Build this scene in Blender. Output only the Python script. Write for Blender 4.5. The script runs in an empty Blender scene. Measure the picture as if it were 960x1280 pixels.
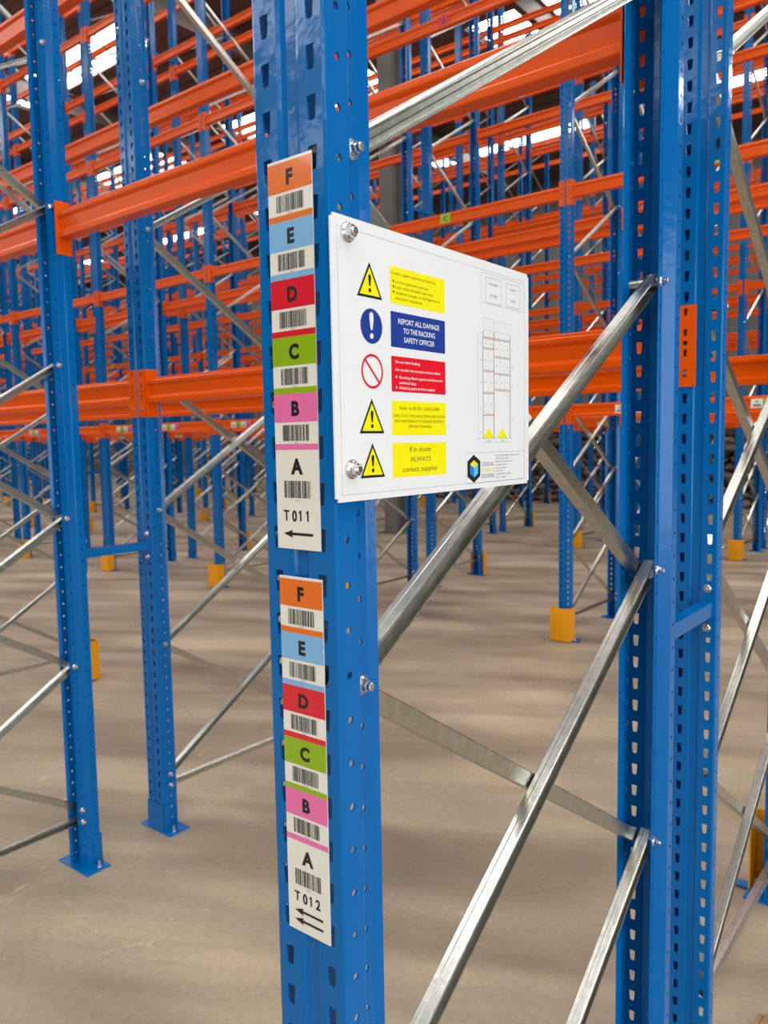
import bpy, bmesh, math, random
from mathutils import Vector, Matrix
random.seed(7)
SC = bpy.context.scene
COL = SC.collection

# ------------------------------------------------------------------ camera, world, exposure
cam_d = bpy.data.cameras.new('camera')
cam = bpy.data.objects.new('camera', cam_d); COL.objects.link(cam)
YAW, PITCH, ROLL, FPX = 0.6717, -0.088, -0.017, 987.76
_f = Vector((-math.sin(YAW)*math.cos(PITCH), math.cos(YAW)*math.cos(PITCH), math.sin(PITCH)))
_r = Vector((math.cos(YAW), math.sin(YAW), 0)); _u = _r.cross(_f)
_R = _r*math.cos(ROLL) + _u*math.sin(ROLL); _U = _u*math.cos(ROLL) - _r*math.sin(ROLL)
CAM = Vector((0.560, -0.6218, 1.7251))
M4 = Matrix((( _R.x, _U.x, -_f.x, CAM.x), (_R.y, _U.y, -_f.y, CAM.y), (_R.z, _U.z, -_f.z, CAM.z), (0, 0, 0, 1)))
cam.matrix_world = M4
cam_d.sensor_fit = 'VERTICAL'; cam_d.sensor_height = 36; cam_d.lens = FPX/1280*36
cam_d.clip_start = 0.05; cam_d.clip_end = 200
cam_d.dof.use_dof = True; cam_d.dof.focus_distance = 1.0; cam_d.dof.aperture_fstop = 10.0
SC.camera = cam

W = bpy.data.worlds.new('sky'); SC.world = W; W.use_nodes = True
bg = W.node_tree.nodes['Background']
bg.inputs[0].default_value = (0.93, 0.96, 1.0, 1); bg.inputs[1].default_value = 0.95
SC.view_settings.view_transform = 'Standard'; SC.view_settings.look = 'None'
SC.view_settings.gamma = 1; SC.view_settings.use_curve_mapping = False
SC.view_settings.exposure = 0.0
SKYLIGHT = 11.0
DAYLIGHT = 5.6                 # open loading doors in the east wall

# ------------------------------------------------------------------ materials
def lin(c):
    return tuple(((x/255)/12.92 if x/255 <= .04045 else ((x/255+.055)/1.055)**2.4) for x in c)
def mat(name, rgb, rough=.5, metal=0, noise=0, nscale=20, bump=0, bscale=60, coat=0, emit=0, rgb2=None, spec=.5):
    m = bpy.data.materials.new(name); m.use_nodes = True
    N = m.node_tree.nodes; L = m.node_tree.links; b = N['Principled BSDF']
    c = lin(rgb); b.inputs['Base Color'].default_value = (*c, 1)
    b.inputs['Roughness'].default_value = rough; b.inputs['Metallic'].default_value = metal
    b.inputs['Specular IOR Level'].default_value = spec
    if coat: b.inputs['Coat Weight'].default_value = coat; b.inputs['Coat Roughness'].default_value = .08
    tc = N.new('ShaderNodeTexCoord')
    if noise or rgb2:
        n = N.new('ShaderNodeTexNoise'); n.inputs['Scale'].default_value = nscale; n.inputs['Detail'].default_value = 4
        L.new(tc.outputs['Object'], n.inputs['Vector'])
        r = N.new('ShaderNodeValToRGB'); r.color_ramp.elements[0].position = .3; r.color_ramp.elements[1].position = .7
        c2 = lin(rgb2) if rgb2 else tuple(x*(1-noise) for x in c)
        r.color_ramp.elements[0].color = (*c2, 1); r.color_ramp.elements[1].color = (*c, 1)
        L.new(n.outputs['Fac'], r.inputs['Fac']); L.new(r.outputs['Color'], b.inputs['Base Color'])
    if bump:
        n = N.new('ShaderNodeTexNoise'); n.inputs['Scale'].default_value = bscale; n.inputs['Detail'].default_value = 2
        L.new(tc.outputs['Object'], n.inputs['Vector'])
        bp = N.new('ShaderNodeBump'); bp.inputs['Strength'].default_value = bump; bp.inputs['Distance'].default_value = .002
        L.new(n.outputs['Fac'], bp.inputs['Height']); L.new(bp.outputs['Normal'], b.inputs['Normal'])
    if emit:
        b.inputs['Emission Color'].default_value = (*c, 1); b.inputs['Emission Strength'].default_value = emit
    return m
BLUE = mat('blue_paint', (0, 101, 174), .14, bump=.3, bscale=42, coat=0, spec=.26)
ORANGE = mat('orange_paint', (230, 86, 0), .25, bump=.25, bscale=40, coat=0, spec=.24)
GALV = mat('galvanised_steel', (210, 210, 202), .28, 1, rgb2=(184, 187, 182), nscale=60, bump=.12, bscale=90)
ZINC = mat('zinc_bolt', (215, 215, 215), .25, 1)
YELLOW = mat('yellow_guard', (236, 158, 0), .4, bump=.2)
WHITE = mat('sign_white', (234, 236, 238), .3, coat=.2)
PAPER = mat('label_white', (232, 230, 220), .22, bump=.25, bscale=90, coat=.4)
BLACK = mat('print_black', (16, 16, 18), .35, coat=.3)
GREY = mat('print_grey', (120, 122, 128), .4)
LGREY = mat('print_light_grey', (168, 170, 176), .4)
LBL = {'F': mat('label_orange', (228, 110, 20), .22, coat=.4, bump=.25, bscale=90), 'E': mat('label_blue', (126, 180, 226), .22, coat=.4),
       'D': mat('label_red', (214, 22, 44), .22, coat=.4), 'C': mat('label_green', (140, 178, 10), .22, coat=.4),
       'B': mat('label_pink', (232, 112, 172), .22, coat=.4), 'A': PAPER}
SYEL = mat('sign_yellow', (246, 236, 0), .3); SBLU = mat('sign_blue', (28, 60, 150), .3); SRED = mat('sign_red', (228, 10, 40), .3)
YTXT = mat('text_olive', (92, 88, 30), .4)
LOGOY = mat('logo_yellow', (236, 222, 40), .3); LOGOB = mat('logo_blue', (20, 130, 210), .3); LOGOL = mat('logo_cyan', (90, 200, 235), .3)
LOGOD = mat('logo_dark', (48, 48, 52), .3)
GRN = mat('sticker_green', (150, 190, 30), .4)
COLUMN = mat('column_grey', (120, 120, 118), .6, noise=.15, nscale=3)
ROOF = mat('roof_sheet', (104, 88, 82), .6, noise=.2, nscale=1)
CLAD = mat('wall_cladding', (108, 106, 103), .6, noise=.12, nscale=1)
SACK = mat('woven_sacks', (150, 138, 128), .8, rgb2=(58, 50, 46), nscale=5, bump=.5)
WOOD = mat('pallet_wood', (170, 130, 90), .8, noise=.3)
def skymat(name, strength):
    m = bpy.data.materials.new(name); m.use_nodes = True
    N = m.node_tree.nodes; N.clear(); e = N.new('ShaderNodeEmission'); o = N.new('ShaderNodeOutputMaterial')
    e.inputs[0].default_value = (1, .985, .94, 1) if name == 'skylight_panel' else (.9, .96, 1, 1); e.inputs[1].default_value = strength
    m.node_tree.links.new(e.outputs[0], o.inputs[0]); return m
SKY = skymat('skylight_panel', SKYLIGHT); DAY = skymat('daylight', DAYLIGHT)
def floormat():
    m = bpy.data.materials.new('concrete_floor'); m.use_nodes = True
    N = m.node_tree.nodes; L = m.node_tree.links; b = N['Principled BSDF']
    tc = N.new('ShaderNodeTexCoord'); mp = N.new('ShaderNodeMapping'); L.new(tc.outputs['Object'], mp.inputs[0])
    def noise(scale, det, vec=None, dist=0):
        n = N.new('ShaderNodeTexNoise'); n.inputs['Scale'].default_value = scale; n.inputs['Detail'].default_value = det
        n.inputs['Distortion'].default_value = dist
        L.new(vec or mp.outputs[0], n.inputs['Vector']); return n
    def ramp(src, p0, c0, p1, c1):
        r = N.new('ShaderNodeValToRGB'); r.color_ramp.elements[0].position = p0; r.color_ramp.elements[1].position = p1
        r.color_ramp.elements[0].color = (*c0, 1); r.color_ramp.elements[1].color = (*c1, 1); L.new(src, r.inputs['Fac']); return r
    a = ramp(noise(.9, 6, dist=.4).outputs['Fac'], .3, lin((144, 131, 112)), .7, lin((182, 166, 143)))
    mr = N.new('ShaderNodeMapping'); mr.inputs['Rotation'].default_value = (0, 0, -.5); L.new(tc.outputs['Object'], mr.inputs[0])
    mp2 = N.new('ShaderNodeMapping'); mp2.inputs['Scale'].default_value = (.22, 1.6, 1); L.new(mr.outputs[0], mp2.inputs[0])
    s = ramp(noise(1.5, 5, mp2.outputs[0], .3).outputs['Fac'], .38, (.70, .67, .67), .6, (1.06, 1.05, 1.03))
    f = ramp(noise(38, 5).outputs['Fac'], .3, (.9, .9, .9), .7, (1.05, 1.05, 1.05))
    mx = N.new('ShaderNodeMixRGB'); mx.blend_type = 'MULTIPLY'; mx.inputs[0].default_value = 1
    L.new(a.outputs[0], mx.inputs[1]); L.new(s.outputs[0], mx.inputs[2])
    m2 = N.new('ShaderNodeMixRGB'); m2.blend_type = 'MULTIPLY'; m2.inputs[0].default_value = 1
    L.new(mx.outputs[0], m2.inputs[1]); L.new(f.outputs[0], m2.inputs[2])
    # dusty white scuffs
    sc = ramp(noise(5, 8, dist=1.5).outputs['Fac'], .69, (0, 0, 0), .74, (1, 1, 1))
    m3 = N.new('ShaderNodeMixRGB'); L.new(sc.outputs[0], m3.inputs[0]); L.new(m2.outputs[0], m3.inputs[1])
    m3.inputs[2].default_value = (*lin((182, 168, 152)), 1)
    L.new(m3.outputs[0], b.inputs['Base Color'])
    rr = ramp(noise(1.5, 4).outputs['Fac'], .3, (.34,)*3, .7, (.55,)*3); L.new(rr.outputs[0], b.inputs['Roughness'])
    bp = N.new('ShaderNodeBump'); bp.inputs['Strength'].default_value = .25; bp.inputs['Distance'].default_value = .004
    L.new(noise(30, 6).outputs['Fac'], bp.inputs['Height']); L.new(bp.outputs[0], b.inputs['Normal'])
    b.inputs['Specular IOR Level'].default_value = .35
    return m
FLOOR = floormat()

# ------------------------------------------------------------------ mesh helpers
class MB:
    def __init__(s): s.v = []; s.f = []; s.m = []; s.mats = []
    def mi(s, m):
        if m not in s.mats: s.mats.append(m)
        return s.mats.index(m)
    def face(s, pts, m=None):
        n = len(s.v); s.v += [tuple(p) for p in pts]; s.f.append(tuple(range(n, n+len(pts)))); s.m.append(s.mi(m) if m else 0)
    def box(s, x0, y0, z0, x1, y1, z1, m=None):
        P = [(x0,y0,z0),(x1,y0,z0),(x1,y1,z0),(x0,y1,z0),(x0,y0,z1),(x1,y0,z1),(x1,y1,z1),(x0,y1,z1)]
        n = len(s.v); s.v += P; k = s.mi(m) if m else 0
        for q in ((3,2,1,0),(4,5,6,7),(0,1,5,4),(1,2,6,5),(2,3,7,6),(3,0,4,7)):
            s.f.append(tuple(n+i for i in q)); s.m.append(k)
    def prism(s, prof, p0, p1, ax1, ax2, m=None, caps=True):
        """closed 2D profile swept p0 -> p1; profile coords along ax1, ax2"""
        p0, p1, ax1, ax2 = map(Vector, (p0, p1, ax1, ax2)); n = len(s.v); k = s.mi(m) if m else 0; c = len(prof)
        for p in (p0, p1):
            for a, b in prof: s.v.append(tuple(p + ax1*a + ax2*b))
        for i in range(c):
            j = (i+1) % c; s.f.append((n+i, n+j, n+c+j, n+c+i)); s.m.append(k)
        if caps: s.f.append(tuple(range(n+c-1, n-1, -1))); s.m.append(k); s.f.append(tuple(range(n+c, n+2*c))); s.m.append(k)
    def cyl(s, p0, p1, r0, r1=None, seg=12, m=None, caps=True):
        p0, p1 = Vector(p0), Vector(p1); r1 = r0 if r1 is None else r1
        d = (p1-p0).normalized(); a = d.orthogonal().normalized(); b = d.cross(a)
        n = len(s.v); k = s.mi(m) if m else 0
        for p, r in ((p0, r0), (p1, r1)):
            for i in range(seg):
                t = 2*math.pi*i/seg; s.v.append(tuple(p + (a*math.cos(t)+b*math.sin(t))*r))
        for i in range(seg):
            j = (i+1) % seg; s.f.append((n+i, n+j, n+seg+j, n+seg+i)); s.m.append(k)
        if caps: s.f.append(tuple(range(n+seg-1, n-1, -1))); s.m.append(k); s.f.append(tuple(range(n+seg, n+2*seg))); s.m.append(k)
    def mesh(s, name, m=None):
        me = bpy.data.meshes.new(name); me.from_pydata(s.v, [], s.f)
        ms = s.mats or [m]
        for x in ms: me.materials.append(x)
        if len(ms) > 1: me.polygons.foreach_set('material_index', s.m)
        me.update(); return me
def recalc(me):
    b = bmesh.new(); b.from_mesh(me); bmesh.ops.remove_doubles(b, verts=b.verts, dist=1e-6)
    bmesh.ops.recalc_face_normals(b, faces=b.faces); b.to_mesh(me); b.free(); return me
def ob(name, me, parent=None, loc=None, rz=0, label=None, cat=None, group=None, kind=None):
    o = bpy.data.objects.new(name, me); COL.objects.link(o)
    if parent: o.parent = parent
    if loc is not None: o.location = loc
    if rz: o.rotation_euler = (0, 0, rz)
    if label: o['label'] = label
    if cat: o['category'] = cat
    if group: o['group'] = group
    if kind: o['kind'] = kind
    return o

# ------------------------------------------------------------------ setting: floor, roof, walls
X0, X1, Y0, Y1, ZR = -46.0, 11.0, -26.0, 27.0, 11.4
b = MB(); b.box(X0, Y0, -.2, X1, Y1, 0); ob('floor', b.mesh('floor', FLOOR), kind='structure')
b = MB()
b.box(X0, Y1, 0, X1, Y1+.2, ZR)
x = X0
while x < X1: b.box(x, Y1-.03, 0, x+.12, Y1, ZR); x += .3
ob('wall_north', b.mesh('wall_north', CLAD), kind='structure')
b = MB(); b.box(X0-.2, Y0, 0, X0, Y1, ZR)
y = Y0
while y < Y1: b.box(X0, y, 0, X0+.03, y+.12, ZR); y += .3
ob('wall_west', b.mesh('wall_west', CLAD), kind='structure')
b = MB(); doors = [(-16, -11), (-9.5, -4.5), (-3, 2)]; yy = Y0
for a, c in doors: b.box(X1, yy, 0, X1+.2, a, ZR); b.box(X1, a, 5, X1+.2, c, ZR); yy = c
b.box(X1, yy, 0, X1+.2, Y1, ZR); ob('wall_east', b.mesh('wall_east', CLAD), kind='structure')
for i, (a, c) in enumerate(doors):
    b = MB(); b.face([(X1+.15, a, 0), (X1+.15, a, 5), (X1+.15, c, 5), (X1+.15, c, 0)]); ob('door_%d' % (i+1), b.mesh('door_daylight', DAY), kind='structure')
b = MB(); b.box(X0, Y0-.2, 0, X1, Y0, ZR); ob('wall_south', b.mesh('wall_south', CLAD), kind='structure')
# roof: opaque sheets between skylight strips that run along X
strips = [(-20, -18.2), (-13.5, -12), (-7.3, -5.9), (-1.5, -.1), (4.6, 5.9), (10.3, 11.7), (16, 17.3), (22.2, 23.6)]
b = MB(); yy = Y0
for a, c in strips:
    b.box(X0, yy, ZR, X1, a, ZR+.15); yy = c
if yy < Y1: b.box(X0, yy, ZR, X1, Y1, ZR+.15)
y = Y0
while y < Y1:                                   # sheet ribs
    if not any(a-.3 < y < c+.05 for a, c in strips): b.box(X0, y, ZR-.04, X1, y+.08, ZR)
    y += .5
ob('ceiling', b.mesh('ceiling', ROOF), kind='structure')
infill = MB()
for i, (a, c) in enumerate(strips):
    b = MB(); x = X0
    while x < X1:
        if x > -1 or (int((x-X0)/3+.5)+1) % 3 != i % 3: b.face([(x+.08, a, ZR+.05), (x+.08, c, ZR+.05), (x+2.92, c, ZR+.05), (x+2.92, a, ZR+.05)])
        else: infill.box(x, a, ZR, x+3, c, ZR+.1)
        x += 3
    ob('window_%d' % (i+1), b.mesh('skylight', SKY), kind='structure')
ob('ceiling', infill.mesh('ceiling_infill', ROOF), kind='structure')
b = MB(); x = X0+2
while x < X1:                                   # rafters and purlins
    b.box(x-.08, Y0, ZR-.62, x+.08, Y1, ZR-.58); b.box(x-.01, Y0, ZR-.58, x+.01, Y1, ZR-.12); b.box(x-.08, Y0, ZR-.12, x+.08, Y1, ZR-.08); x += 6
ob('trim_1', b.mesh('rafters', ROOF), kind='structure')

# steel building column
b = MB(); cx, cy, hw, hd = -8.62, 11.3, .15, .17
b.box(cx-hw, cy-hd, 0, cx+hw, cy-hd+.02, ZR-.6); b.box(cx-hw, cy+hd-.02, 0, cx+hw, cy+hd, ZR-.6); b.box(cx-.008, cy-hd+.02, 0, cx+.008, cy+hd-.02, ZR-.6)
o = ob('steel_column', b.mesh('steel_column', COLUMN), label='grey steel building column standing between the far racks', cat='column', kind='thing')
b = MB(); b.box(cx-.25, cy-.25, 0, cx+.25, cy+.25, .025); ob('base_plate', b.mesh('column_base', COLUMN), o)

# heap of sacks along the far wall
def blob(b, c, s, rot, seg=7, ring=4):
    n = len(b.v)
    for i in range(ring+1):
        ph = math.pi*i/ring
        for j in range(seg):
            t = 2*math.pi*j/seg
            p = Vector((math.sin(ph)*math.cos(t)*s[0], math.sin(ph)*math.sin(t)*s[1], math.cos(ph)*s[2]))
            p.rotate(rot); b.v.append(tuple(p+Vector(c)))
    for i in range(ring):
        for j in range(seg):
            k = (j+1) % seg; b.f.append((n+i*seg+j, n+(i+1)*seg+j, n+(i+1)*seg+k, n+i*seg+k)); b.m.append(0)
from mathutils import Euler
b = MB()
for ly in range(13):
    x = -20 + random.random()*.4
    while x < 1.5:
        for dy in (0, .45):
            blob(b, (x, 19.7+dy+random.uniform(-.08, .08)+ly*.02, .1+ly*.17+random.uniform(-.02, .03)),
                 (random.uniform(.2, .3), .26, random.uniform(.09, .12)), Euler((random.uniform(-.2, .2), random.uniform(-.15, .15), random.uniform(-.4, .4))))
        x += random.uniform(.38, .5)
ob('sack_heap', b.mesh('sack_heap', SACK), label='long dark heap of stacked sacks along the far wall', cat='sacks', kind='stuff')

# ------------------------------------------------------------------ upright post mesh (perforated omega section)
HP = 9.5
def post_mesh():
    h = .0545
    R5 = [(.049+.0055*math.sin(math.radians(t)), .0055-.0055*math.cos(math.radians(t))) for t in (0, 22, 45, 68, 90)]
    half = [(0, .006), (.007, .006), (.0085, .0055), (.011, .002), (.013, .0006), (.016, 0)] + R5 + [(.0545, .034), (.0539, .0355), (.0527, .0368), (.0335, .0525), (.0326, .0533), (.0323, .0545), (.0323, .0735), (.0326, .0755), (.0335, .0775), (.0392, .0865)]
    prof = [(-x, y) for x, y in reversed(half[1:])] + half
    n = len(prof); T = .0022
    nor = []
    for i in range(n-1):
        d = Vector(prof[i+1]) - Vector(prof[i]); d.normalize(); nor.append(Vector((-d.y, d.x)))
    inn = []
    for i in range(n):
        a = nor[max(i-1, 0)]; c = nor[min(i, n-2)]; m = (a+c).normalized(); m /= max(.5, m.dot(c)); inn.append(Vector(prof[i]) + m*T)
    b = MB()
    def P(i, t, z, side):
        src = prof if side == 0 else inn
        p = Vector(src[i]).lerp(Vector(src[i+1]), t); return (p.x, p.y, z)
    N = int(HP/.05)
    def q(pts, side): b.face(pts if side == 0 else pts[::-1])
    for i in range(n-1):
        a, c = prof[i], prof[i+1]; ln = (Vector(c)-Vector(a)).length
        kind = None
        if abs(a[1]) < 1e-6 and abs(c[1]) < 1e-6 and ln > .03: kind = 'slot'
        elif abs(a[0]-c[0]) < 1e-6 and abs(abs(a[0])-.0545) < 1e-6: kind = 'a'
        elif abs(a[0]-c[0]) < 1e-6 and ln > .015: kind = 'b'
        if kind is None:
            for s in (0, 1): q([P(i,0,0,s), P(i,1,0,s), P(i,1,HP,s), P(i,0,HP,s)], s)
            continue
        if kind == 'slot': tc = (abs(.0335)-min(abs(a[0]), abs(c[0])))/ln; off = .0
        elif kind == 'a': tc = (.0176-.0055)/ln; off = 0
        else: tc = (.0619-.0545)/ln; off = .025
        if abs(a[0]) > abs(c[0]) and kind == 'slot': tc = 1-tc
        if kind in 'ab' and a[1] > c[1]: tc = 1-tc
        zc0 = .0204+off
        # margins below the first cell and above the last
        zlo = zc0-.025
        for s in (0, 1):
            if zlo > 0: q([P(i,0,0,s), P(i,1,0,s), P(i,1,zlo,s), P(i,0,zlo,s)], s)
        z = zc0
        while z+.025 <= HP:
            z0, z1 = max(z-.025, 0), z+.025
            if kind == 'slot':
                w1, w2 = .0064/ln, .0052/ln; wm = (w1+w2)/2
                hole = [(tc-w2*.92, z-.0116), (tc, z-.0128), (tc+w2*.92, z-.0116), (tc+wm, z), (tc+w1, z+.0122), (tc, z+.0126), (tc-w1, z+.0122), (tc-wm, z)]
                rect = [(0, z0), (tc, z0), (1, z0), (1, z), (1, z1), (tc, z1), (0, z1), (0, z)]
            else:
                r = .0044; hole = []
                for k in range(8):
                    t = math.radians(-135+45*k); hole.append((tc+math.cos(t)*r/ln, z+math.sin(t)*r))
                rect = [(0, z0), (tc, z0), (1, z0), (1, z), (1, z1), (tc, z1), (0, z1), (0, z)]
            m = len(hole)
            for s in (0, 1):
                for k in range(m):
                    j = (k+1) % m
                    q([P(i, rect[k][0], rect[k][1], s), P(i, rect[j][0], rect[j][1], s), P(i, hole[j][0], hole[j][1], s), P(i, hole[k][0], hole[k][1], s)], s)
            for k in range(m):
                j = (k+1) % m
                b.face([P(i, *hole[k], 0), P(i, *hole[j], 0), P(i, *hole[j], 1), P(i, *hole[k], 1)])
            z += .05
        zt = z-.025
        for s in (0, 1): q([P(i,0,zt,s), P(i,1,zt,s), P(i,1,HP,s), P(i,0,HP,s)], s)
    for i in (0, n-1):
        p, r = prof[i], inn[i]; b.face([(p[0], p[1], 0), (r[0], r[1], 0), (r[0], r[1], HP), (p[0], p[1], HP)])
    return b.mesh('upright_post', BLUE)
POST = post_mesh()

# bracing channels: local frame coords, aisle post face at y=0, inner post face at y=D
D = 1.10; YB = .062; NODES = [.245 + .6*i for i in range(16)]
def brace_prof(sx, w=.026, h=.0265, lip=.004, t=.0016):
    """lipped channel, open towards sx*X; coords (x, up), up=0 at the outer top"""
    o = [(-w/2, -h), (-w/2, 0-.0015), (-w/2+.0015, 0), (-.004, 0), (-.003, -.0012), (.003, -.0012), (.004, 0), (w/2-.003, 0), (w/2-.001, -.0008), (w/2, -.003), (w/2, -lip)]
    n = [(w/2-t, -lip), (w/2-t, -.0032), (w/2-.003, -t-.001), (-w/2+t, -t-.001),
         (-w/2+t, -.008), (-w/2+t+.0015, -.010), (-w/2+t+.0015, -h+.010), (-w/2+t, -h+.008), (-w/2+t, -h+t), (w/2-t, -h+t), (w/2-t, -h+lip), (w/2, -h+lip), (w/2, -h+.001), (w/2-.001, -h)]
    p = o + n
    return [(x*sx, y) for x, y in p]
def brace_mb(b, xa, ya, za, yb, zb, ext=.016):
    p0, p1 = Vector((xa, ya, za)), Vector((xa, yb, zb)); d = (p1-p0).normalized()
    up = Vector((1, 0, 0)).cross(d)
    if up.z < 0: up = -up
    b.prism(brace_prof(1 if xa >= 0 else -1), p0-d*ext+up*.013, p1+d*ext+up*.013, (1, 0, 0), up)
braces = [(0.0, YB, .195, D-YB, .195)]
for i in range(3):
    braces.append((.0145, YB, NODES[i], D-YB, NODES[i+1])); braces.append((-.0145, YB, NODES[i+1], D-YB, NODES[i]))
z_side = 0
for i in range(3, 15):
    if (i-3) % 2 == 0: braces.append((.0145, YB, NODES[i], D-YB, NODES[i+1]))
    else: braces.append((-.0145, YB, NODES[i+1], D-YB, NODES[i]))
BR = {}
def brace_mesh(args):
    x, ya, za, yb, zb = args; key = (x, round(zb-za, 3))
    if key not in BR:
        b = MB(); brace_mb(b, x, ya, 0, yb, zb-za); BR[key] = recalc(b.mesh('brace', GALV))
    return BR[key]
b = MB()
for a in braces: brace_mb(b, *a)
BRACING_ALL = recalc(b.mesh('bracing', GALV))
def foot_mesh():
    b = MB(); b.box(-.108, -.008, 0, .108, .1, .006)
    b.box(-.0575, -.0035, .006, .0575, -.0005, .13)           # sleeve front
    b.box(-.0575, -.0035, .006, -.0548, .032, .13); b.box(.0548, -.0035, .006, .0575, .032, .13)
    return b.mesh('footplate', BLUE)
FOOT = foot_mesh()
def anchor_mesh():
    b = MB(); b.cyl((0, 0, .006), (0, 0, .009), .012, seg=12); b.cyl((0, 0, .009), (0, 0, .018), .0085, seg=6); b.cyl((0, 0, .018), (0, 0, .035), .005, seg=8)
    return b.mesh('anchor_bolt', ZINC)
ANCH = anchor_mesh()
def bolt_mesh(L=.016, r=.0065, wr=.0115):
    b = MB(); b.cyl((0, 0, 0), (.0022, 0, 0), wr, seg=18); b.cyl((.0022, 0, 0), (.0048, 0, 0), wr*.92, wr*.72, seg=18)
    b.cyl((.0048, 0, 0), (.0105, 0, 0), r*1.1, seg=6); b.cyl((.0105, 0, 0), (L, 0, 0), r*.78, seg=12); b.cyl((L, 0, 0), (L+.001, 0, 0), r*.78, r*.6, seg=12)
    return b.mesh('bolt', ZINC)
BOLT = bolt_mesh(); SBOLT = bolt_mesh(.012, .0062, .0105)
b = MB(); b.cyl((-.031, 0, 0), (.031, 0, 0), .011, seg=14); TUBE = b.mesh('spacer_tube', GALV)
def guard_mesh():
    b = MB(); outer = [(-.092, .03), (-.092, -.052), (-.03, -.064), (.03, -.064), (.092, -.052), (.092, .05)]
    t = .005; inner = [(-.087, .03), (-.087, -.048), (-.03, -.059), (.03, -.059), (.087, -.048), (.087, .05)]
    prof = outer + inner[::-1]
    for i in range(5):
        q = [outer[i], outer[i+1], inner[i+1], inner[i]]
        b.prism(q, (0, 0, .001), (0, 0, .285), (1, 0, 0), (0, 1, 0))
    return b.mesh('post_guard', YELLOW)
GUARD = recalc(guard_mesh())
b = MB(); b.box(.092, .0, 0, .15, .045, .005); GFOOT = b.mesh('guard_foot', BLUE)

# ------------------------------------------------------------------ beams and connectors
def beam_prof():  # (y, z) closed, depth .05 height .105, top at z=0 : face A at y=0, face B at y=.05
    a = [(.002, -.105), (0, -.102), (.0, -.085), (.002, -.081), (.010, -.073), (.010, -.034), (.002, -.026), (0, -.022), (0, -.013), (.002, -.010), (.006, -.009), (.006, -.003), (.009, 0)]
    c = [(.05-y, z) for y, z in reversed(a)]
    return a + c
CONZ0, CONZ1 = -.165, .035
def beam_mb(b, x0, x1): b.prism(beam_prof(), (x0, -.025, 0), (x1, -.025, 0), (0, 1, 0), (0, 0, 1), ORANGE)
def slotplate(b, pts2, axis, pos, thick, z0, z1, m):
    pass
def connector_mb(b, s, fs):
    """L plate at x=0 (post side plane), beam extends toward -s... s=+1: post on -x side; fs: sign of y toward the front face (leg lies on the slotted face)"""
    # side leg against the post's side, 64 mm deep, front leg on the slotted face
    yf = .0545-.025+.0         # distance beam centre -> post face plane
    ys = sorted((fs*(.0335), fs*(-.031)))
    b.box(min(0, s*.004), ys[0], CONZ0, max(0, s*.004), ys[1], CONZ1, ORANGE)
    y0, y1 = sorted((fs*.0297, fs*.0337))
    xa, xb = sorted((s*.004, -s*.047))
    zs = [CONZ0, CONZ0+.02, CONZ0+.045, CONZ0+.07, CONZ0+.095, CONZ1]
    b.box(xa, y0, CONZ0, xb, y1, CONZ1, ORANGE)
    xc = -s*.0335+s*.012
    for k, zz in enumerate((.019, -.031, -.081, -.131)):      # hook pressings seen as dark teardrops
        yy = fs*.03395
        b.face([(xc-.003, yy, zz-.009), (xc+.003, yy, zz-.009), (xc+.0045, yy, zz+.008), (xc-.0045, yy, zz+.008)], BLACK)
        if k == 3:
            b.cyl((xc, fs*.0337, zz+.0), (xc, fs*.040, zz+.0), .006, .005, 10, ZINC)
    b.box(xc-.005, min(fs*.0337, fs*.03405), -.062, xc+.005, max(fs*.0337, fs*.03405), -.052, BLACK)
CONN = {}
for s in (1, -1):
    for fs in (1, -1):
        b = MB(); connector_mb(b, s, fs); CONN[(s, fs)] = b.mesh('beam_connector')
for me in CONN.values(): recalc(me)
BMESH = {}
def beam_mesh(length, conn, fs):
    k = (round(length, 3), conn, fs)
    if k not in BMESH:
        b = MB(); beam_mb(b, .004, length-.004)
        if conn:
            n = len(b.v); connector_mb(b, 1, fs)
            n2 = len(b.v); connector_mb(b, -1, fs)
            for i in range(n2, len(b.v)): x, y, z = b.v[i]; b.v[i] = (x+length, y, z)
        BMESH[k] = recalc(b.mesh('rack_beam'))
    return BMESH[k]
def text_mesh(s, bold=0):
    cu = bpy.data.curves.new('t', 'FONT'); cu.body = s; cu.size = 1; cu.offset = bold; cu.resolution_u = 3
    o = bpy.data.objects.new('t', cu); COL.objects.link(o)
    dg = bpy.context.evaluated_depsgraph_get(); me = bpy.data.meshes.new_from_object(o.evaluated_get(dg))
    vs = [(v.co.x, v.co.y) for v in me.vertices]; fs = [tuple(p.vertices) for p in me.polygons]
    bpy.data.objects.remove(o); bpy.data.curves.remove(cu); bpy.data.meshes.remove(me)
    return vs, fs
TC = {}
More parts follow.
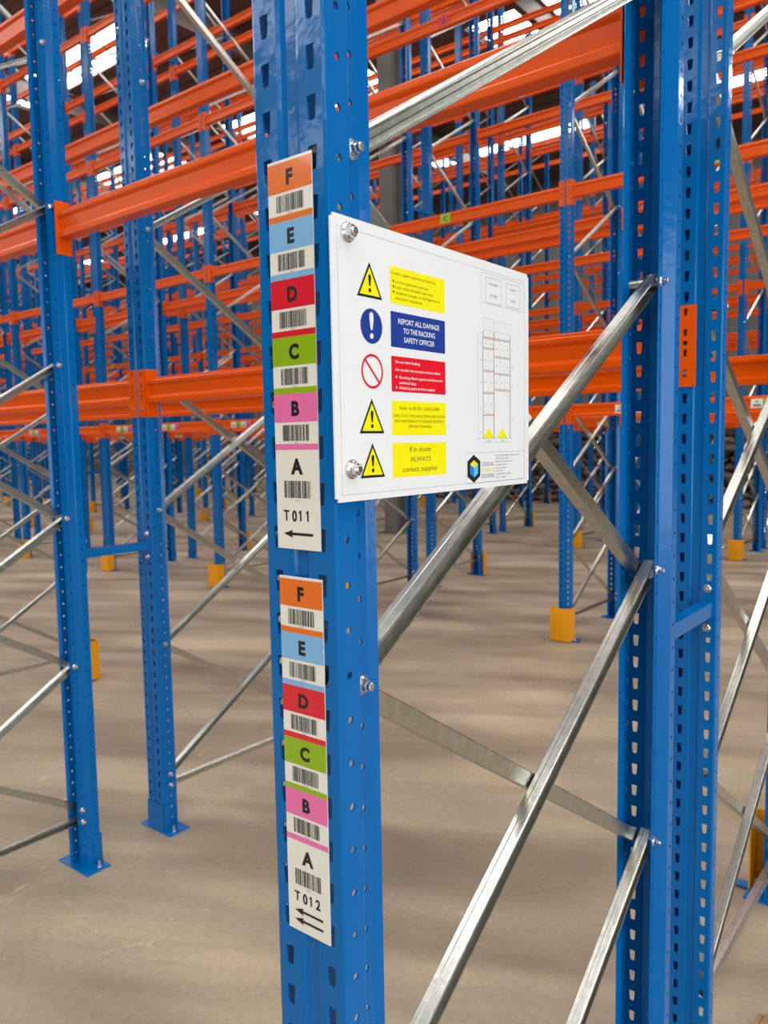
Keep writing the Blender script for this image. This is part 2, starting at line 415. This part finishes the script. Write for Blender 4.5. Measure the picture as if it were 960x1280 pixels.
class Decal(MB):
    """flat print on a plane: origin o, axes u, v, outward normal n"""
    def __init__(s, o, u, v, n): super().__init__(); s.o, s.u, s.w, s.n = map(Vector, (o, u, v, n))
    def P(s, a, b, lay): return tuple(s.o + s.u*a + s.w*b + s.n*(.00012*lay))
    def rect(s, a0, b0, a1, b1, m, lay=1): s.face([s.P(a0, b0, lay), s.P(a1, b0, lay), s.P(a1, b1, lay), s.P(a0, b1, lay)], m)
    def poly(s, pts, m, lay=1): s.face([s.P(a, b, lay) for a, b in pts], m)
    def line(s, p, q, t, m, lay=1):
        p, q = Vector(p), Vector(q); d = (q-p).normalized()*(t/2); k = Vector((-d.y, d.x))
        s.poly([p-d-k, q+d-k, q+d+k, p-d+k], m, lay)
    def frame(s, a0, b0, a1, b1, t, m, lay=1):
        for p, q in (((a0,b0),(a1,b0)), ((a1,b0),(a1,b1)), ((a1,b1),(a0,b1)), ((a0,b1),(a0,b0))): s.line(p, q, t, m, lay)
    def ring(s, c, r, t, m, lay=1, seg=40):
        for i in range(seg):
            a, b = 2*math.pi*i/seg, 2*math.pi*(i+1)/seg
            s.poly([(c[0]+R*math.cos(q), c[1]+R*math.sin(q)) for R, q in ((r, a), (r, b), (r-t, b), (r-t, a))], m, lay)
    def disc(s, c, r, m, lay=1, seg=32): s.poly([(c[0]+r*math.cos(2*math.pi*i/seg), c[1]+r*math.sin(2*math.pi*i/seg)) for i in range(seg)], m, lay)
    def text(s, t, a, b, h, m, width=None, align='l', bold=0, lay=2, skew=0):
        """cap height h; optional fitted width; a,b = left/centre, baseline"""
        k = (t, bold)
        if k not in TC: TC[k] = text_mesh(t, bold)
        vs, fs = TC[k]
        if not vs: return
        x0 = min(v[0] for v in vs); x1 = max(v[0] for v in vs)
        sy = h/.73; sx = (width/(x1-x0)) if width else sy
        w = (x1-x0)*sx; a0 = a if align == 'l' else a-w/2
        n = len(s.v); kk = s.mi(m)
        for x, y in vs: s.v.append(s.P(a0+(x-x0)*sx, b+y*sy, lay))
        for f in fs: s.f.append(tuple(n+i for i in f)); s.m.append(kk)
STK = {}
def sticker_mesh(kind):
    if kind not in STK:
        d = Decal((0, 0, 0), (1, 0, 0), (0, 0, 1), (0, -1, 0))
        if kind == 'strip':
            for k, (m, t, tm) in enumerate(((PAPER, 'A', BLACK), (GRN, '', BLACK), (PAPER, 'A', BLACK), (LBL['B'], 'B', BLACK))):
                d.rect(k*.085, 0, k*.085+.082, .066, m, 4)
                d.text(t or 'C', k*.085+.041, .036, .02, BLACK, align='c', bold=.02, lay=6)
                for j in range(12): d.rect(k*.085+.015+j*.0045, .008, k*.085+.0172+j*.0045+(j % 3)*.0008, .028, BLACK, 6)
        else:
            m = {'C': GRN, 'D': LBL['D'], 'E': LBL['E']}[kind]
            d.rect(0, 0, .11, .08, m, 4); d.text(kind, .055, .02, .042, BLACK, align='c', bold=.03, lay=6)
        STK[kind] = d.mesh('location_label')
    return STK[kind]

# ------------------------------------------------------------------ layout
PAIRS = [0.0, 5.56, 11.0, 16.4]; GAP = .31
NCOL = [5, 10, 14, 18]
COLS = [0.0, -2.342, -4.74, -6.90, -9.24] + [-9.24-2.33*k for k in range(1, 16)]
def colx(i): return COLS[i]      # +X side plane of the posts in column i
ORD = 'first second third fourth fifth sixth seventh eighth ninth tenth eleventh twelfth thirteenth fourteenth fifteenth sixteenth seventeenth eighteenth'.split()
def rowname(r): return ['the row carrying the safety sign', 'the row backing onto the sign row'][r] if r < 2 else '%s row across the aisle' % ORD[r-2]
def visible(p, marg=.12):
    d = Vector(p)-CAM; z = d.dot(_f)
    if z < .1: return False
    return abs(d.dot(_R)/z) < (480/FPX)*(1+marg) and abs(d.dot(_U)/z) < (640/FPX)*(1+marg)
def px(p):
    d = Vector(p)-CAM; z = d.dot(_f); return 480+FPX*d.dot(_R)/z, 640-FPX*d.dot(_U)/z
for r in range(8):
    pair, inner = r//2, r % 2
    ybase = PAIRS[pair]; aisle_y = ybase if not inner else ybase + 2*D + GAP
    sg = 1 if not inner else -1
    for c in range(NCOL[pair]):
        x = colx(c)-.0545
        if not any(visible((x, aisle_y + sg*t, z), .2) for t in (0, .55, 1.1) for z in (0, .5, 1, 1.5, 2, 3, 4, 5, 6, 7, 8, 9)): continue
        if r == 0 and c == 0: lab = 'blue perforated upright frame holding the white safety sign at the row end'
        elif c == 0: lab = 'blue upright frame with galvanised bracing ending %s' % rowname(r)
        else: lab = 'blue braced frame, %s from the end of %s' % (ORD[c], rowname(r))
        t = ob('upright_frame', None, loc=(x, aisle_y, 0), rz=0 if not inner else math.pi, label=lab, cat='rack frame', group='blue upright frames of the pallet racks', kind='thing')
        ob('upright_post', POST, t, (0, 0, 0)); ob('upright_post', POST, t, (0, D, 0), math.pi)
        f1 = ob('footplate', FOOT, t, (0, 0, 0)); f2 = ob('footplate', FOOT, t, (0, D, 0), math.pi)
        if pair <= 1 and c < 5:
            for f in (f1, f2):
                for sx in (-.085, .085): ob('anchor_bolt', ANCH, f, (sx, .03, 0))
        if pair <= 1:
            for a in braces: ob('brace', brace_mesh(a), t, (0, 0, a[2]))
        else: ob('bracing', BRACING_ALL, t)
        if pair == 0 or (pair == 1 and c in (1, 2)):
            for y in (YB, D-YB):
                for z in [.195]+NODES[:7]:
                    # bolt stub on the world +X side
                    e = ob('bolt', BOLT, t, (sg*.0323, y, z), 0 if sg > 0 else math.pi)
            ob('spacer_tube', TUBE, t, (0, D-YB, NODES[3]))
    if True:
        for c in range(1 if r == 0 else 0, NCOL[pair]):
            x = colx(c)-.0545
            if not visible((x, aisle_y, .15), .05): continue
            lab = 'yellow guard on %s post of %s' % ('the end' if c == 0 else 'the '+ORD[c], rowname(r))
            g = ob('post_guard', GUARD, None, (x-.012, aisle_y-sg*.0095, .0065), 0 if sg > 0 else math.pi, lab, 'guard', 'yellow post guards', 'thing')
            if pair <= 1: ob('guard_foot', GFOOT, g)
# row spacers between back-to-back posts
b = MB(); b.box(-.014, .004, -.0175, .014, GAP-.004, .0175); b.box(-.014, .004, -.0175, .014, GAP-.004, .0175)
bar = MB(); bar.box(-.015, .004, .0145, .015, GAP-.004, .0175); bar.box(.012, .004, -.0175, .015, GAP-.004, .0145); bar.box(-.015, .004, -.0175, -.012, GAP-.004, .0145)
BAR = bar.mesh('spacer_bar', BLUE)
pl = MB(); pl.box(-.019, 0, -.075, .019, .004, .07); SPL = pl.mesh('end_plate', BLUE)
for pair in range(4):
    for c in range(NCOL[pair]):
        for li, z in enumerate((1.297, 4.3, 7.3)):
            x = colx(c)-.0235; y = PAIRS[pair]+D
            if not visible((x, y+.15, z), .05): continue
            if pair >= 2 and li == 0 and c > 9: continue
            s = ob('row_spacer', None, loc=(x, y, z), label='blue spacer bar %s up, joining posts %s in the %s double rack' % (['low', 'midway', 'high'][li], 'at the end' if c == 0 else ORD[c]+' along', ORD[pair]),
                   cat='spacer', group='blue row spacers', kind='thing')
            ob('spacer_bar', BAR, s)
            for yy, rz in ((0, 0), (GAP, math.pi)):
                p = ob('end_plate', SPL, s, (0, yy, 0), rz)
                if pair == 0:
                    for zz in (-.05, .05): 
                        q = ob('bolt', SBOLT, p, (0, .004, zz), math.pi/2)
# beams
LEV_LOW = [2.015, 3.80, 5.52, 7.22, 8.95]; LEV_R0 = [2.63, 4.55, 6.4, 8.3]
cand = []
for r in range(8):
    pair, inner = r//2, r % 2
    ybase = PAIRS[pair]
    y_low = ybase if not inner else ybase + D + GAP              # post face, facing -Y
    y_high = y_low + D                                            # post face, facing +Y
    for c in range(NCOL[pair]-1):
        xr = colx(c)-.109; xl = colx(c+1); ln = xr-xl
        for face, (yc, fs) in enumerate(((y_low+.0297, -1), (y_high-.0297, 1))):
            for li, z in enumerate(LEV_R0 if r == 0 else LEV_LOW):
                pts = [(xl+ln*k/6, yc, z-.05) for k in range(7)]
                vis = [visible(p, .1) for p in pts]
                if not any(vis): continue
                vp = [px(p) for p, v in zip(pts, vis) if v]
                dist = min((Vector(p)-CAM).length for p, v in zip(pts, vis) if v)
                size = sum(vis)/dist/dist * (1.0 if r in (0, 1, 2) else .8)
                cand.append((size, r, c, face, li, xl, yc, z, ln, fs))
cand.sort(reverse=True)
rest = MB()
for n, (size, r, c, face, li, xl, yc, z, ln, fs) in enumerate(cand):
    if n >= 298:
        for v0 in [0]:
            rest.box(xl+.004, yc-.025, z-.105, xl+ln-.004, yc+.025, z-.08); rest.box(xl+.004, yc-.019, z-.08, xl+ln-.004, yc+.019, z-.026); rest.box(xl+.004, yc-.025, z-.026, xl+ln-.004, yc+.025, z)
            for xx in (xl, xl+ln): rest.box(xx-.03, yc+min(fs*.03, fs*.034), z-.165, xx+.03, yc+max(fs*.03, fs*.034), z+.035)
        continue
    lab = 'orange beam, %s level, %s bay, %s of %s' % (ORD[li], ORD[c], 'front' if face == 0 else 'back', rowname(r).replace('the row', 'row'))
    near = n < 130
    o = ob('rack_beam', beam_mesh(ln, not near, fs), None, (xl, yc, z), 0, lab, 'beam', 'orange pallet rack beams', 'thing')
    if near:
        ob('beam_connector', CONN[(1, fs)], o); ob('beam_connector', CONN[(-1, fs)], o, (ln, 0, 0))
    if r in (2, 4) and face == 0:
        if li == 0:
            for u in (.28, 1.3): ob('location_label', sticker_mesh('strip'), o, (u if c else u+.1, -.0255, -.088))
        elif li in (1, 2, 3): ob('location_label', sticker_mesh('CDE'[li-1]), o, (1.1, -.0255, -.09))
if rest.v: ob('distant_rack_beams', rest.mesh('distant_rack_beams', ORANGE), label='remaining orange beams of the racks far across the warehouse', cat='beams', kind='stuff')

# ------------------------------------------------------------------ rack location labels on the front post
def barcode(d, a0, b0, a1, b1, seed):
    rnd = random.Random(seed); a = a0
    while a < a1:
        w = rnd.choice((.0006, .0006, .0012, .0018)); d.rect(a, b0, min(a+w, a1), b1, BLACK, 2); a += w + rnd.choice((.0006, .0006, .0012))
def label_strip(x0, zt, code, arrows, labtext, group):
    H = .419; Wd = .0655
    o = ob('location_label_strip', None, loc=(x0, -.0018, zt-H), label=labtext, cat='label', group=group, kind='thing')
    b = MB(); b.box(0, 0, 0, Wd, .0012, H, PAPER); ob('backing', b.mesh('label_backing'), o)
    d = Decal((0, 0, 0), (1, 0, 0), (0, 0, 1), (0, -1, 0))
    t = Decal((0, 0, 0), (1, 0, 0), (0, 0, 1), (0, -1, 0))
    z = H; cell = .0612
    for i, ch in enumerate('FEDCBA'):
        top = H - .003 - cell*i if i else H-.003
        if ch != 'A':
            d.rect(0, top-.031, Wd, top, LBL[ch]); d.rect(0, top-cell, Wd, top-cell+.0065, LBL[ch])
            t.text(ch, Wd/2, top-.0235, .0155, BLACK, align='c', bold=.05)
            barcode(t, .0125, top-.0515, .0525, top-.034, ord(ch)+arrows)
            t.text('T01%s%d' % (ch, arrows), Wd/2, top-.0545, .0018, GREY, align='c')
        else:
            t.text('A', Wd/2, top-.026, .0165, BLACK, align='c', bold=.05)
            barcode(t, .0125, top-.053, .0525, top-.034, 7+arrows)
            t.text('T01A%d' % arrows, Wd/2, top-.0565, .0018, GREY, align='c')
            zb = .0315 if arrows == 1 else .0365
            def one(x0):
                t.rect(x0+.0020, zb, x0+.0043, zb+.0118, BLACK, 2); t.poly([(x0+.0022, zb+.0118), (x0+.0003, zb+.0092), (x0+.0003, zb+.0080), (x0+.0022, zb+.0092)], BLACK, 2)
            t.rect(.0105, zb+.0097, .0192, zb+.0118, BLACK, 2); t.rect(.0137, zb, .0160, zb+.0097, BLACK, 2)
            t.text('0', .0235, zb-.0002, .0122, BLACK, width=.0075, bold=.035)
            one(.0335)
            if arrows == 1: one(.0445)
            else: t.text('2', .0440, zb, .0120, BLACK, width=.0072, bold=.035)
            for k in range(arrows):
                zz = .017 - k*.0 if arrows == 1 else .025-k*.0115
                t.rect(.018, zz-.0015, .055, zz+.0015, BLACK, 2); t.poly([(.010, zz), (.0245, zz-.0045), (.022, zz), (.0245, zz+.0045)], BLACK, 3)
    ob('colour_bands', d.mesh('colour_bands'), o); ob('lettering', t.mesh('lettering'), o)
label_strip(-.0865, 2.0275, 'T 01 1', 1, 'upper strip of colour-coded bin labels with barcodes, one arrow at the bottom', 'colour-coded location label strips')
label_strip(-.086, 1.5775, 'T 01 2', 2, 'lower strip of colour-coded bin labels with barcodes, two arrows at the bottom', 'colour-coded location label strips')

# ------------------------------------------------------------------ safety sign bolted to the post side
SX, SY, SZ, SW, SH = .0085, -.0079, 1.6625, .42, .297
sign = ob('safety_sign', None, loc=(SX, SY, SZ), label='white rectangular rack safety sign bolted to the side of the blue post', cat='sign', kind='thing')
bm = bmesh.new(); bmesh.ops.create_cube(bm, size=1)
for v in bm.verts: v.co = ((v.co.x)*.002-.001, (v.co.y+.5)*SW, (v.co.z+.5)*SH)
ed = [e for e in bm.edges if abs(e.verts[0].co.x-e.verts[1].co.x) > .001]
bmesh.ops.bevel(bm, geom=ed, offset=.004, segments=4, affect='EDGES')
me = bpy.data.meshes.new('sign_board'); bm.to_mesh(me); bm.free(); me.materials.append(WHITE); ob('sign_board', me, sign)
def newd(): return Decal((0, 0, 0), (0, 1, 0), (0, 0, 1), (1, 0, 0))
g = newd(); t = newd()
def flush(name, label=None, sub='lettering'):
    global g, t
    o = None
    if g.v: o = ob(name, g.mesh(name), sign, label=label)
    if t.v: ob(sub, t.mesh(sub), o or sign)
    g = newd(); t = newd()
def uv(y, z): return y-SY, z-SZ
g.frame(.010, .0075, .407, .285, .0005, LGREY); flush('border_line')
def warn(zc):
    a, b = uv(.0535, zc)
    g.poly([(a-.0215, b-.0185), (a+.0215, b-.0185), (a, b+.0195)], BLACK, 1)
    g.poly([(a-.0172, b-.0158), (a+.0172, b-.0158), (a, b+.0143)], SYEL, 2)
    g.poly([(a-.0013, b-.006), (a+.0013, b-.006), (a+.0024, b+.0035), (a+.0016, b+.0062), (a-.0016, b+.0062), (a-.0024, b+.0035)], BLACK, 3); g.disc((a, b-.0105), .0023, BLACK, 3)
for zc in (1.8995, 1.7535, 1.705): warn(zc); flush('warning_symbol', 'yellow triangle with black exclamation mark')
a, b_ = uv(.0555, 1.851); g.disc((a, b_), .0188, SBLU, 1, 48)
g.poly([(a-.0016, b_-.004), (a+.0016, b_-.004), (a+.0036, b_+.008), (a+.0030, b_+.0135), (a, b_+.0155), (a-.0030, b_+.0135), (a-.0036, b_+.008)], WHITE, 2); g.disc((a, b_-.0105), .003, WHITE, 2); flush('mandatory_symbol', 'blue disc with white exclamation mark')
a, b_ = uv(.0555, 1.8025); g.ring((a, b_), .0188, .0028, SRED, 1, 48); g.line((a-.0125, b_+.0125), (a+.0125, b_-.0125), .0026, SRED, 2); flush('prohibition_symbol', 'red crossed circle')
rows = [(1.9210, 1.8805, SYEL), (1.8715, 1.8320, SBLU), (1.8220, 1.7822, SRED), (1.7720, 1.7328, SYEL), (1.7240, 1.6845, SYEL)]
def panel(i):
    zt, zb, m = rows[i]; a0, b0 = uv(.0895, zb); a1, b1 = uv(.1978, zt); g.rect(a0, b0, a1, b1, m)
def T(s, y, z, h, m, width=None, align='l', bold=0): a, b = uv(y, z); t.text(s, a, b, h, m, width, align, bold)
panel(0)
T('Conduct regular inspections to check for', .0915, 1.9125, .0034, YTXT, .088)
for s, z, w in (('correct application and use', 1.9035, .063), ('loads within allowable safe limits', 1.8975, .073), ('accidental damage, or dislodgement of', 1.8915, .088)):
    T(s, .099, z, .0032, YTXT, w); a, b_ = uv(.0955, z+.0017); t.disc((a, b_), .0014, BLACK, 2, 10)
T('structure components', .099, 1.8855, .0032, YTXT, .052); flush('text_panel', 'yellow panel of small print')
panel(1)
for s, z, w in (('REPORT ALL DAMAGE', 1.8588, .082), ('TO THE RACKING', 1.8487, .063), ('SAFETY OFFICER', 1.8386, .061)): T(s, .1445, z, .0062, WHITE, w, 'c', .012)
flush('text_panel', 'blue panel reading REPORT ALL DAMAGE')
panel(2)
for s, y, z, w in (('Do not climb Racking', .097, 1.8145, .047), ('Do not alter the structure without either:', .097, 1.8057, .090), ("Checking effects against manufacturers'", .1035, 1.7972, .088), ('technical data;', .1035, 1.7912, .033), ('Obtaining approval from supplier', .1035, 1.7855, .072)):
    T(s, y, z, .0031, WHITE, w, bold=.01)
for z in (1.7988, 1.7870): a, b_ = uv(.0985, z); t.disc((a, b_), .0014, WHITE, 2, 10)
flush('text_panel', 'red panel of white print')
panel(3)
T('Refer to BS EN 15635:2008', .1435, 1.7620, .0042, YTXT, .079, 'c')
for s, z, w in (('STEEL STATIC STORAGE SYSTEMS: APPLICATION', 1.7535, .104), ('AND MAINTENANCE OF STORAGE EQUIPMENT', 1.7475, .1), ('(BRITISH STANDARD)', 1.7415, .047)): T(s, .1437, z, .0032, YTXT, w, 'c')
flush('text_panel', 'yellow panel naming the standard')
panel(4)
for s, z, w in (('If in doubt', 1.7135, .044), ('ALWAYS', 1.7020, .041), ('contact supplier', 1.6905, .072)): T(s, .1437, z, .0062, YTXT, w, 'c')
flush('text_panel', 'yellow panel reading ALWAYS')
def F(y0, z0, y1, z1, th=.0005, m=LGREY): a0, b0 = uv(y0, z0); a1, b1 = uv(y1, z1); g.frame(a0, b0, a1, b1, th, m)
F(.284, 1.905, .399, 1.944); F(.2945, 1.9065, .3345, 1.9395, .0007); F(.348, 1.9075, .387, 1.9385, .0007)
T('Date supplied', .3145, 1.9305, .0032, GREY, .022, 'c'); T('OCT 2020', .3145, 1.9150, .0036, GREY, .018, 'c')
T('Project ref', .3675, 1.9305, .0032, GREY, .018, 'c'); T('2134', .3675, 1.9150, .0036, GREY, .012, 'c')
flush('reference_boxes')
# rack elevation drawing
def Ln(y0, z0, y1, z1, th=.0005, m=LGREY): g.line(uv(y0, z0), uv(y1, z1), th, m)
for y in (.2865, .3145, .3585): Ln(y, 1.728, y, 1.868, .0013, GREY)
Ln(.2745, 1.728, .2745, 1.868); Ln(.272, 1.728, .365, 1.728); Ln(.2865, 1.7225, .3585, 1.7225)
def shelf(y0, y1, z):
    Ln(y0, z, y1, z, .0010, LGREY); n = int((y1-y0)/.0045)
    for k in range(n): a, b_ = uv(y0+.003+k*.0045, z+.0006); g.rect(a, b_, a+.0016, b_+.0018, LBL['F'], 2)
for z in (1.7585, 1.7875, 1.8165, 1.846, 1.8595): shelf(.2865, .3145, z)
for z in (1.7925, 1.814, 1.8365, 1.8595): shelf(.3145, .3585, z)
for y0, y1, zz in ((.2865, .3145, (1.7585, 1.7875, 1.8165, 1.846, 1.8595)), (.3145, .3585, (1.7925, 1.814, 1.8365, 1.8595))):
    k = 2 if y1 < .32 else 3
    for i in range(k):
        yy = y0+(y1-y0)*(i+.5)/k
        for j, z in enumerate(zz):
            zn = zz[j+1] if j+1 < len(zz) else z+.022
            Ln(yy-.0012, (z+zn)/2, yy+.0012, (z+zn)/2, .0009, GREY)
            if i < k-1: Ln(y0+(y1-y0)*(i+1)/k, z, y0+(y1-y0)*(i+1)/k, zn, .0004)
F(.2885, 1.8615, .3135, 1.8860, .0004); F(.3175, 1.8615, .3570, 1.8835, .0004)
for yc in (.2995, .3355):
    g.poly([uv(yc-.0135, 1.7285), uv(yc+.0145, 1.7285), uv(yc+.0005, 1.742)], SYEL, 2)
    for k in range(3): Ln(yc-.004+k*.0015, 1.7305+k*.003, yc+.005-k*.0015, 1.7305+k*.003, .0006, YTXT)
for z in (1.735, 1.765, 1.80, 1.83, 1.852): T('2400', .2785, z, .0016, GREY, .004)
for z in (1.755, 1.80, 1.825, 1.848): T('1900', .3625, z, .0016, GREY, .004)
T('2250', .3005, 1.7235, .0018, GREY, .009, 'c'); T('2700', .3365, 1.7235, .0018, GREY, .009, 'c')
flush('rack_drawing', 'small line drawing of racking')
F(.243, 1.6695, .399, 1.7095)
a, b_ = uv(.2625, 1.6885)
hexo = [(0, .0185), (.0158, .010), (.0158, -.010), (0, -.0185), (-.0158, -.010), (-.0158, .010)]
g.poly([(a+x, b_+y) for x, y in hexo], LOGOD, 1); g.poly([(a+x*.86, b_+y*.86) for x, y in hexo], BLACK, 2)
q = .62
g.poly([(a, b_+.0185*q), (a+.0158*q, b_+.010*q), (a, b_+.001), (a-.0158*q, b_+.010*q)], LOGOY, 3)
g.poly([(a-.0158*q, b_+.010*q), (a, b_+.001), (a, b_-.0185*q), (a-.0158*q, b_-.010*q)], LOGOB, 3)
g.poly([(a, b_+.001), (a+.0158*q, b_+.010*q), (a+.0158*q, b_-.010*q), (a, b_-.0185*q)], LOGOL, 3)
T('LOGICAL', .2815, 1.6915, .0055, GREY, .032); T('STORAGE', .2815, 1.6835, .0055, LOGOY, .032); T('SOLUTIONS', .2815, 1.6755, .0055, GREY, .032)
for i, s in enumerate(('Logical Storage Solutions Ltd', 'Unit 14 Trinity Way', 'Midpoint Business Park', 'Trading Estate', 'Leicestershire', 'LE15 7DY', 'Tel: 0845 500 7000', 'www. info@')):
    T(s, .3175, 1.7040-i*.0043, .0021, GREY, (.066, .036, .048, .034, .03, .02, .042, .028)[i])
flush('company_logo', 'dark hexagon logo with yellow and blue cube')
for z in (1.943, 1.697): ob('bolt', SBOLT, sign, (0, .0165-SY+.0005, z-SZ))

# broken bit of wood on the floor beside the end frame
b = MB(); random.seed(3)
for k in range(4):
    x, y = .03+.014*k, 1.735+random.uniform(-.012, .012)
    b.prism([(0, 0), (.016, .001), (.014, .012), (.003, .010)], (x, y, .0), (x+random.uniform(-.01, .02), y+.06, .003), (1, 0, 0), (0, 0, 1), WOOD)
ob('wood_offcut', recalc(b.mesh('wood_offcut')), label='splintered scrap of light wood on the concrete floor', cat='wood scrap', kind='thing')
